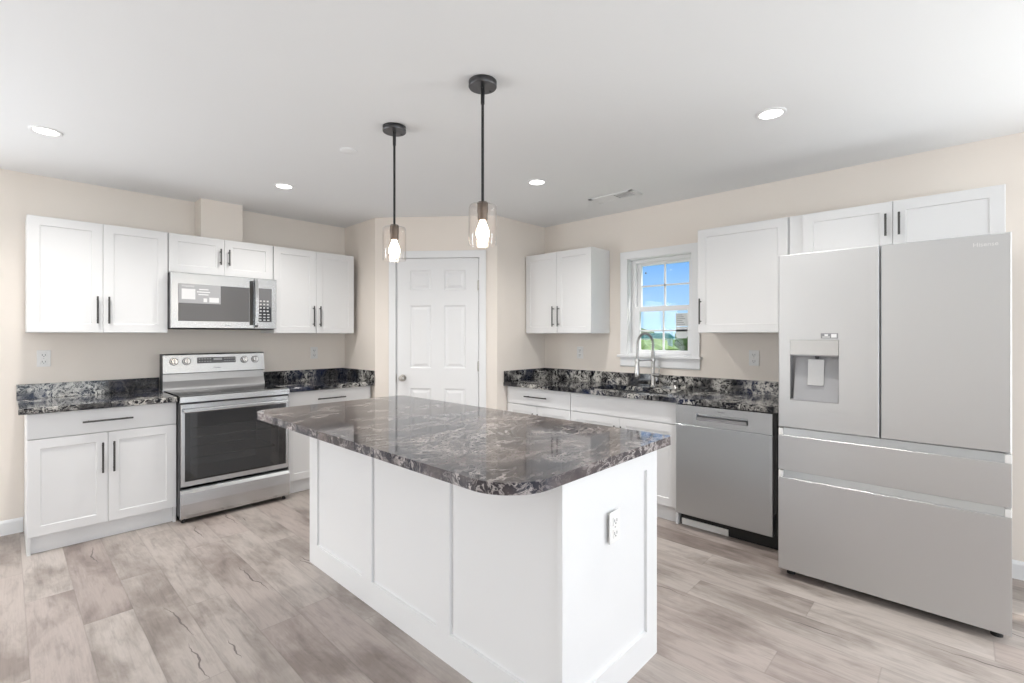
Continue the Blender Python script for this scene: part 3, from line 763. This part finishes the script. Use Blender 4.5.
for p in hp:
    cur = [bm.verts.new((p[0]-.013, p[1]-.006, p[2])), bm.verts.new((p[0]+.013, p[1]-.006, p[2])), bm.verts.new((p[0]+.013, p[1]+.006, p[2])), bm.verts.new((p[0]-.013, p[1]+.006, p[2]))]
    if prev:
        for k in range(4): bm.faces.new((prev[k], prev[(k+1) % 4], cur[(k+1) % 4], cur[k]))
    else: bm.faces.new(cur)
    prev = cur
bm.faces.new(prev)
f.build('microwave_handle', 'steel', mw, loc=(0, -.366, 0))
f = MB(); f.slab(0, 0, w-.587, h, 0, .034, [(.018, .058, .118, .285, [(0, .003)], 'panelgrey')], ch=.004, m='steel'); cp_ = f.build('control_panel', None, mw, loc=(.587, -.366, 0))
f = MB(); f.box(.022, .132, -.0325, -.030, .062, .19, m='oven_black'); f.build('keypad_field', None, cp_)
f = MB()
for r in range(4):
    for c_ in range(3): f.box(.040+c_*.028, .055+c_*.028, -.0335, -.0325, .145+r*.028, .157+r*.028)
for r in range(3):
    for c_ in range(3): f.box(.036+c_*.032, .054+c_*.032, -.0335, -.0320, .070+r*.024, .079+r*.024)
f.build('keypad', 'lightink', cp_)
f = MB(); f.box(.01, w-.01, -.36, -.02, -.006, .004, m='black'); f.build('vent_grille', None, mw)
st = empty('microwave_sticker', (-2.991, -.4016, 1.605), 0, 'promotional grey and white sticker on the microwave door glass', 'sticker')
f = MB(); f.box(0, .285, 0, .0015, 0, .146); f.build('sticker_sheet', 'midink', st)
f = MB(); f.box(.02, .11, -.0006, .0002, .03, .11); f.box(.205, .272, -.0006, .0002, .012, .05); f.box(.165, .19, -.0008, .0002, .012, .042)
for k, (a, b2) in enumerate(((.13, .20), (.12, .21), (.135, .2))): f.box(a, b2, -.0006, .0002, .066+.02*k, .074+.02*k)
f.build('sticker_print', 'paper', st)
text('sticker_title', 'Hisense', .026, (.062, -.0008, .132), st, 'paper', depth=.0003)
text('badge', 'Hisense', .016, (.382, -.4005, .026), mw, 'ink')

# ---------------------------------------------------------------- DISHWASHER
dw = empty('dishwasher', (0, -3.241, 0), -R90, 'stainless steel dishwasher with recessed handle under the countertop', 'dishwasher')
w = .622
f = MB(); f.box(.004, w+.016, -.585, -.03, .105, .872); f.box(w+.001, w+.020, -.615, -.5, .25, .872); f.build('tub', 'black', dw)
f = MB(); f.slab(0, .105, w, .735-.105-.0015, -.585, .037, ch=.003); f.build('door_panel', 'steel_mid', dw)
f = MB(); f.slab(0, .735, w, .137, -.585, .037, [(.143, .040, .335, .046, [(.003, .003), (.006, .026)], 'steel_dark')] if 0 else [(.143, .775, .335, .046, [(.003, .003), (.006, .026)])], ch=.003); hb = f.build('control_strip', 'steel', dw)
f = MB(); f.extr([(-.618, .777), (-.625, .784), (-.625, .799), (-.612, .803), (-.606, .778)], 'x', .15, .471); f.build('pocket_handle', 'steel_dark', dw)
f = MB(); f.box(.0, w+.012, -.535, -.50, .002, .10); f.build('kick_plate', 'black', dw)
f = MB(); f.box(.01, .33, -.545, -.536, .004, .048, .001); f.build('kick_strip', 'plastic', dw)
for x in (.03, w-.03):
    f = MB(); f.cyl((x, -.48, 0), (x, -.48, .12), .012, n=10); f.build('foot', 'black', dw)
text('badge', 'Hisense', .013, (.31, -.6225, .845), dw, 'ink')

# ---------------------------------------------------------------- REFRIGERATOR
fr = empty('refrigerator', (0, -3.960, 0), -R90, 'large stainless french door refrigerator with water dispenser', 'refrigerator')
w = .914; yd = -.815; ft = .066
f = MB(); f.box(.005, w-.005, yd+.004, -.06, .035, 1.79, .004); f.build('fridge_body', 'steel_dark', fr)
def fdoor(name, x0, x1, z0, z1, panels=()):
    f = MB(); f.slab(0, 0, x1-x0, z1-z0, 0, ft, panels, ch=.005, m='steel_fridge')
    return f.build(name, None, fr, loc=(x0, yd, z0))
zb = .842
ld = fdoor('french_door', 0, .4545, zb, 1.808, [(.059, .997-zb, .227, 1.332-.997, [(0, .052)], 'fgrey')])
rd = fdoor('french_door', .4595, w, zb, 1.808)
# dispenser pieces (door-local)
f = MB(); f.extr([(-.068, 1.245-zb), (-.070, 1.252-zb), (-.066, 1.331-zb), (-.02, 1.331-zb), (-.02, 1.245-zb)], 'x', .0605, .2845); f.build('dispenser_panel', 'chrome', ld)
bpy.data.objects['dispenser_panel'].data.materials[0] = M['steel']
f = MB(); f.extr([(-.016, 1.243-zb), (-.060, .999-zb), (-.054, .999-zb), (-.014, 1.243-zb)], 'x', .075, .283); f.build('dispenser_back', 'fgrey', ld)
f = MB(); f.extr([(-.026, 1.225-zb), (-.030, 1.225-zb), (-.053, 1.085-zb), (-.046, 1.082-zb)], 'x', .140, .215); f.build('dispenser_paddle', 'steel', ld)
f = MB(); f.cyl((.182, -.035, 1.246-zb), (.182, -.035, 1.228-zb), .012, .008, n=14); f.build('water_nozzle', 'dark', ld)
f = MB(); f.box(.059, .286, -.064, -.02, .9975-zb, 1.003-zb); f.build('drip_tray', 'fgrey', ld)
f = MB(); f.box(.205, .283, -.0675, -.0655, 1.340-zb, 1.368-zb, m='ink'); f.box(.252, .276, -.0682, -.0674, 1.345-zb, 1.364-zb, m='paper'); f.box(.212, .246, -.0682, -.0674, 1.346-zb, 1.350-zb, m='paper'); f.box(.222, .238, -.0682, -.0674, 1.353-zb, 1.363-zb, m='paper')
f.build('energy_label', None, ld)
text('badge', 'Hisense', .026, (.372-.0, -.0665, 1.763-zb), rd, 'paper', depth=.0004, sx=1.0)
for (z0, z1, nm) in ((.604, .797, 'drawer'), (.045, .560, 'drawer')):
    f = MB(); f.slab(0, 0, w, z1-z0, 0, ft, ch=.0012); dd = f.build(nm, 'steel_fridge', fr, loc=(0, yd, z0))
    hgt = .040
    f = MB(); f.extr([(-.056, z1-z0+.0005), (-.046, z1-z0+hgt), (0, z1-z0+hgt), (0, z1-z0+.0005)], 'x', .022, w-.022); f.build('grip_channel', 'steel_mid', dd)
    for x in (.0, w-.022):
        f = MB(); f.box(x, x+.022, -.064, 0, z1-z0+.0005, z1-z0+hgt-.002, .003); f.build('grip_end_cap', 'plastic', dd)
for x in (.045, w-.045):
    f = MB(); f.cyl((x, -.80, 0), (x, -.80, .04), .022, .020, n=14); f.build('foot', 'black', fr)
    f = MB(); f.cyl((x, -.12, 0), (x, -.12, .04), .022, .020, n=14); f.build('foot', 'black', fr)
f = MB(); f.box(.06, w-.06, -.80, -.78, .012, .04); f.build('kick_grille', 'black', fr)

# ---------------------------------------------------------------- ISLAND
IX0, IX1, IY0, IY1 = -2.639, -1.974, -3.771, -1.879
isl = empty('kitchen_island', ((IX0+IX1)/2, (IY0+IY1)/2, 0), 0, 'white panelled kitchen island cabinet in the middle of the room', 'kitchen island')
ox, oy = (IX0+IX1)/2, (IY0+IY1)/2; hw, hl_ = (IX1-IX0)/2, (IY1-IY0)/2
f = MB(); f.box(-hw+.019, hw-.021, -hl_+.019, hl_-.019, 0, .876); f.build('island_body', 'cab', isl)
PS = [(.0015, .011)]
# long face (facing -x): local x runs along world -y
Lf = IY1-IY0
pz0, pz1 = .125, .80
pans = []
for a, b2 in ((.10, .612), (.705, 1.222), (1.313, 1.871)):
    pans.append((a-.019, pz0, b2-a, pz1-pz0, PS))
f = MB(); f.slab(0, 0, Lf-.038, .877, 0, .019, pans, ch=.0003); f.build('side_panelling', 'cab', isl, loc=(-hw+.019, hl_-.019, 0), rz=-R90)
# near end (facing -y)
Wn = IX1-IX0
f = MB(); f.slab(0, 0, Wn, .877, 0, .019, [(.085, pz0, Wn-.085-.088, pz1-pz0, PS)], ch=.0006); f.build('end_panelling', 'cab', isl, loc=(-hw, -hl_+.019, 0))
f = MB(); f.slab(0, 0, Wn, .877, 0, .019, [(.085, pz0, Wn-.17, pz1-pz0, PS)], ch=.0006); f.build('end_panelling', 'cab', isl, loc=(hw, hl_-.019, 0), rz=math.pi)
# working side (facing +x): doors and drawers
for k in range(3):
    cw = (Lf-.04)/3
    f = MB(); f.slab(0, 0, cw-.004, .152, 0, .02); dd = f.build('drawer', 'cab', isl, loc=(hw-.021, -hl_+.02+k*cw+.002, .72), rz=R90); pull(dd, (cw-.004)/2, .076, .26, -.02, False)
    f = MB(); f.slab(0, 0, cw-.004, .595, 0, .02, [(.058, .058, cw-.004-.116, .595-.116, SH)]); dd = f.build('door', 'cab', isl, loc=(hw-.021, -hl_+.02+k*cw+.002, .12), rz=R90); pull(dd, .03, .45, .2, -.02)
# top
TX0, TX1, TY0, TY1 = -2.905, -1.878, -3.795, -1.71
def rr(x0, x1, y0, y1, rads, n=14):
    # corners order: (x0,y0),(x1,y0),(x1,y1),(x0,y1)
    pts = []
    for (cx_, cy_, sx_, sy_, a0), r in zip(((x0, y0, 1, 1, math.pi), (x1, y0, -1, 1, 1.5*math.pi), (x1, y1, -1, -1, 0), (x0, y1, 1, -1, .5*math.pi)), rads):
        cc = (cx_+sx_*r, cy_+sy_*r)
        for k in range(n+1):
            a = a0+.5*math.pi*k/n; pts.append((cc[0]+r*math.cos(a), cc[1]+r*math.sin(a)))
    return pts
f = MB(); f.prism(rr(TX0, TX1, TY0, TY1, (.17, .02, .07, .10)), CT0, CT1+.002, bev=.006)
it = f.build('island_countertop', 'granite_top'); tag(it, 'large polished brown-black granite slab on the white island', 'countertop')

# ---------------------------------------------------------------- OUTLETS
def outlet(loc, rz, label):
    r = empty('power_outlet', loc, rz, label, 'outlet', 'white duplex outlets')
    f = MB(); f.box(-.036, .036, -.0065, -.0005, -.058, .058, .002); f.build('cover_plate', 'plastic', r)
    for s in (-1, 1):
        f = MB(); f.box(-.0165, .0165, -.009, -.005, s*.0235-.0165, s*.0235+.0165, .003); rc = f.build('receptacle', 'plastic', r)
        f = MB(); f.box(-.009, -.0062, -.0095, -.0085, s*.0235-.004, s*.0235+.007); f.box(.0062, .009, -.0095, -.0085, s*.0235-.004, s*.0235+.007); f.cyl((0, -.0095, s*.0235-.009), (0, -.0085, s*.0235-.009), .003, n=8)
        f.build('slots', 'slot', rc)
    f = MB(); f.cyl((0, -.0075, 0), (0, -.006, 0), .003, n=10); f.build('screw', 'nickel', r)
    return r
outlet((-3.71, 0, 1.193), 0, 'white outlet on the beige wall left of the range')
outlet((-1.765, 0, 1.182), 0, 'white outlet on the beige wall under the cabinet right of the range')
outlet((0, -1.985, 1.188), -R90, 'white outlet on the wall under the corner cabinet left of the window')
outlet((0, -3.572, 1.186), -R90, 'white outlet on the wall between window and refrigerator')
outlet((-2.322, IY0, .64), 0, 'white outlet on the near end of the island')

# ---------------------------------------------------------------- PENDANTS
def pendant(x, y, up, label):
    r = empty('pendant_light', (x, y, 0), 0, label, 'pendant light', 'pendant lights over the island')
    Z = CEIL
    f = MB(); f.lathe([(0, Z-.001), (.062, Z-.001), (.0625, Z-.024), (.0605, Z-.027)], n=48); f.lathe([(.0605, Z-.027), (0, Z-.027)], n=48, smooth=False)
    f.cyl((.045, 0, Z-.027), (.045, 0, Z-.031), .004, n=10); f.build('canopy', 'canopy', r)
    f = MB(); f.cyl((0, 0, Z-.10), (0, 0, Z-.027), .0085, n=16); f.cyl((0, 0, 1.925+up), (0, 0, Z-.10), .0062, n=16); f.build('rod', 'black_metal', r)
    f = MB(); f.lathe([(0, 1.94+up), (.022, 1.94+up), (.024, 1.935+up), (.024, 1.895+up), (.022, 1.892+up), (.022, 1.868+up), (.019, 1.860+up), (0, 1.860+up)], n=28); f.build('socket', 'bronze', r)
    f = MB(); f.lathe([(.024, 1.927+up), (.055, 1.927+up), (.0605, 1.922+up), (.062, 1.915+up), (.062, 1.752+up), (.0605, 1.748+up)], n=48); f.build('glass_shade', 'shade', r)
    f = MB(); f.lathe([(.012, 1.862+up), (.014, 1.852+up), (.021, 1.835+up), (.027, 1.818+up), (.0295, 1.802+up), (.027, 1.786+up), (.019, 1.774+up), (.009, 1.768+up), (0, 1.767+up)], n=24); f.build('bulb', 'bulb', r)
    return r
pendant(-2.444, -2.487, .014, 'left pendant light, farther one with glass cylinder shade')
pendant(-2.434, -3.173, .008, 'right pendant light, nearer and larger looking with glass cylinder shade')

# ---------------------------------------------------------------- RECESSED LIGHTS, DETECTOR, VENT
def can(x, y, label, vis=True, e=52):
    r = empty('recessed_light', (x, y, CEIL), 0, label, 'ceiling light', 'recessed ceiling lights')
    f = MB(); f.lathe([(.070, 0), (.070, -.003), (.066, -.005), (.054, -.005), (.052, -.002)], n=40); f.build('trim_ring', 'trim', r)
    f = MB(); f.lathe([(0, -.004), (.053, -.004)], n=40, smooth=False); f.build('diffuser', 'lamp', r)
    d = bpy.data.lights.new('downlight', 'SPOT'); d.energy = e; d.spot_size = math.radians(150); d.spot_blend = 1; d.color = (1, .97, .93); d.shadow_soft_size = .06
    lo = bpy.data.objects.new('downlight', d); COL.objects.link(lo); lo.parent = r; lo.location = (0, 0, -.02)
    return r
can(-3.743, -1.052, 'recessed ceiling light at far left above the left wall cabinet')
can(-2.445, -1.0, 'recessed ceiling light in front of the microwave')
can(-1.2, -2.444, 'recessed ceiling light in front of the pantry door and corner cabinet')
can(-1.212, -4.011, 'recessed ceiling light in front of the refrigerator')
sm = empty('smoke_detector', (-2.452, -2.0, CEIL), 0, 'flat white round disc on the ceiling left of the pendants', 'ceiling disc')
f = MB(); f.lathe([(0, -.006), (.046, -.006), (.050, -.004), (.052, 0)], n=36); f.build('cover_disc', 'ceiling', sm)
vt = empty('ceiling_vent', (-.478, -2.66, CEIL), math.radians(-90), 'white ceiling air vent near the window wall', 'vent')
f = MB()
f.box(-.20, .20, -.085, -.06, -.008, 0, .002); f.box(-.20, .20, .06, .085, -.008, 0, .002); f.box(-.20, -.165, -.085, .085, -.008, 0, .002); f.box(.165, .20, -.085, .085, -.008, 0, .002); f.build('vent_frame', 'trim', vt)
f = MB(); f.box(-.17, .17, -.065, .065, -.0015, -.0005, m='dark'); f.build('vent_backing', None, vt)
f = MB(); f.box(-.165, .02, -.06, .06, -.006, -.004)
for k in range(9): f.box(.03+k*.0155, .036+k*.0155, -.06, .06, -.006, -.002)
f.build('louvers', 'trim', vt)
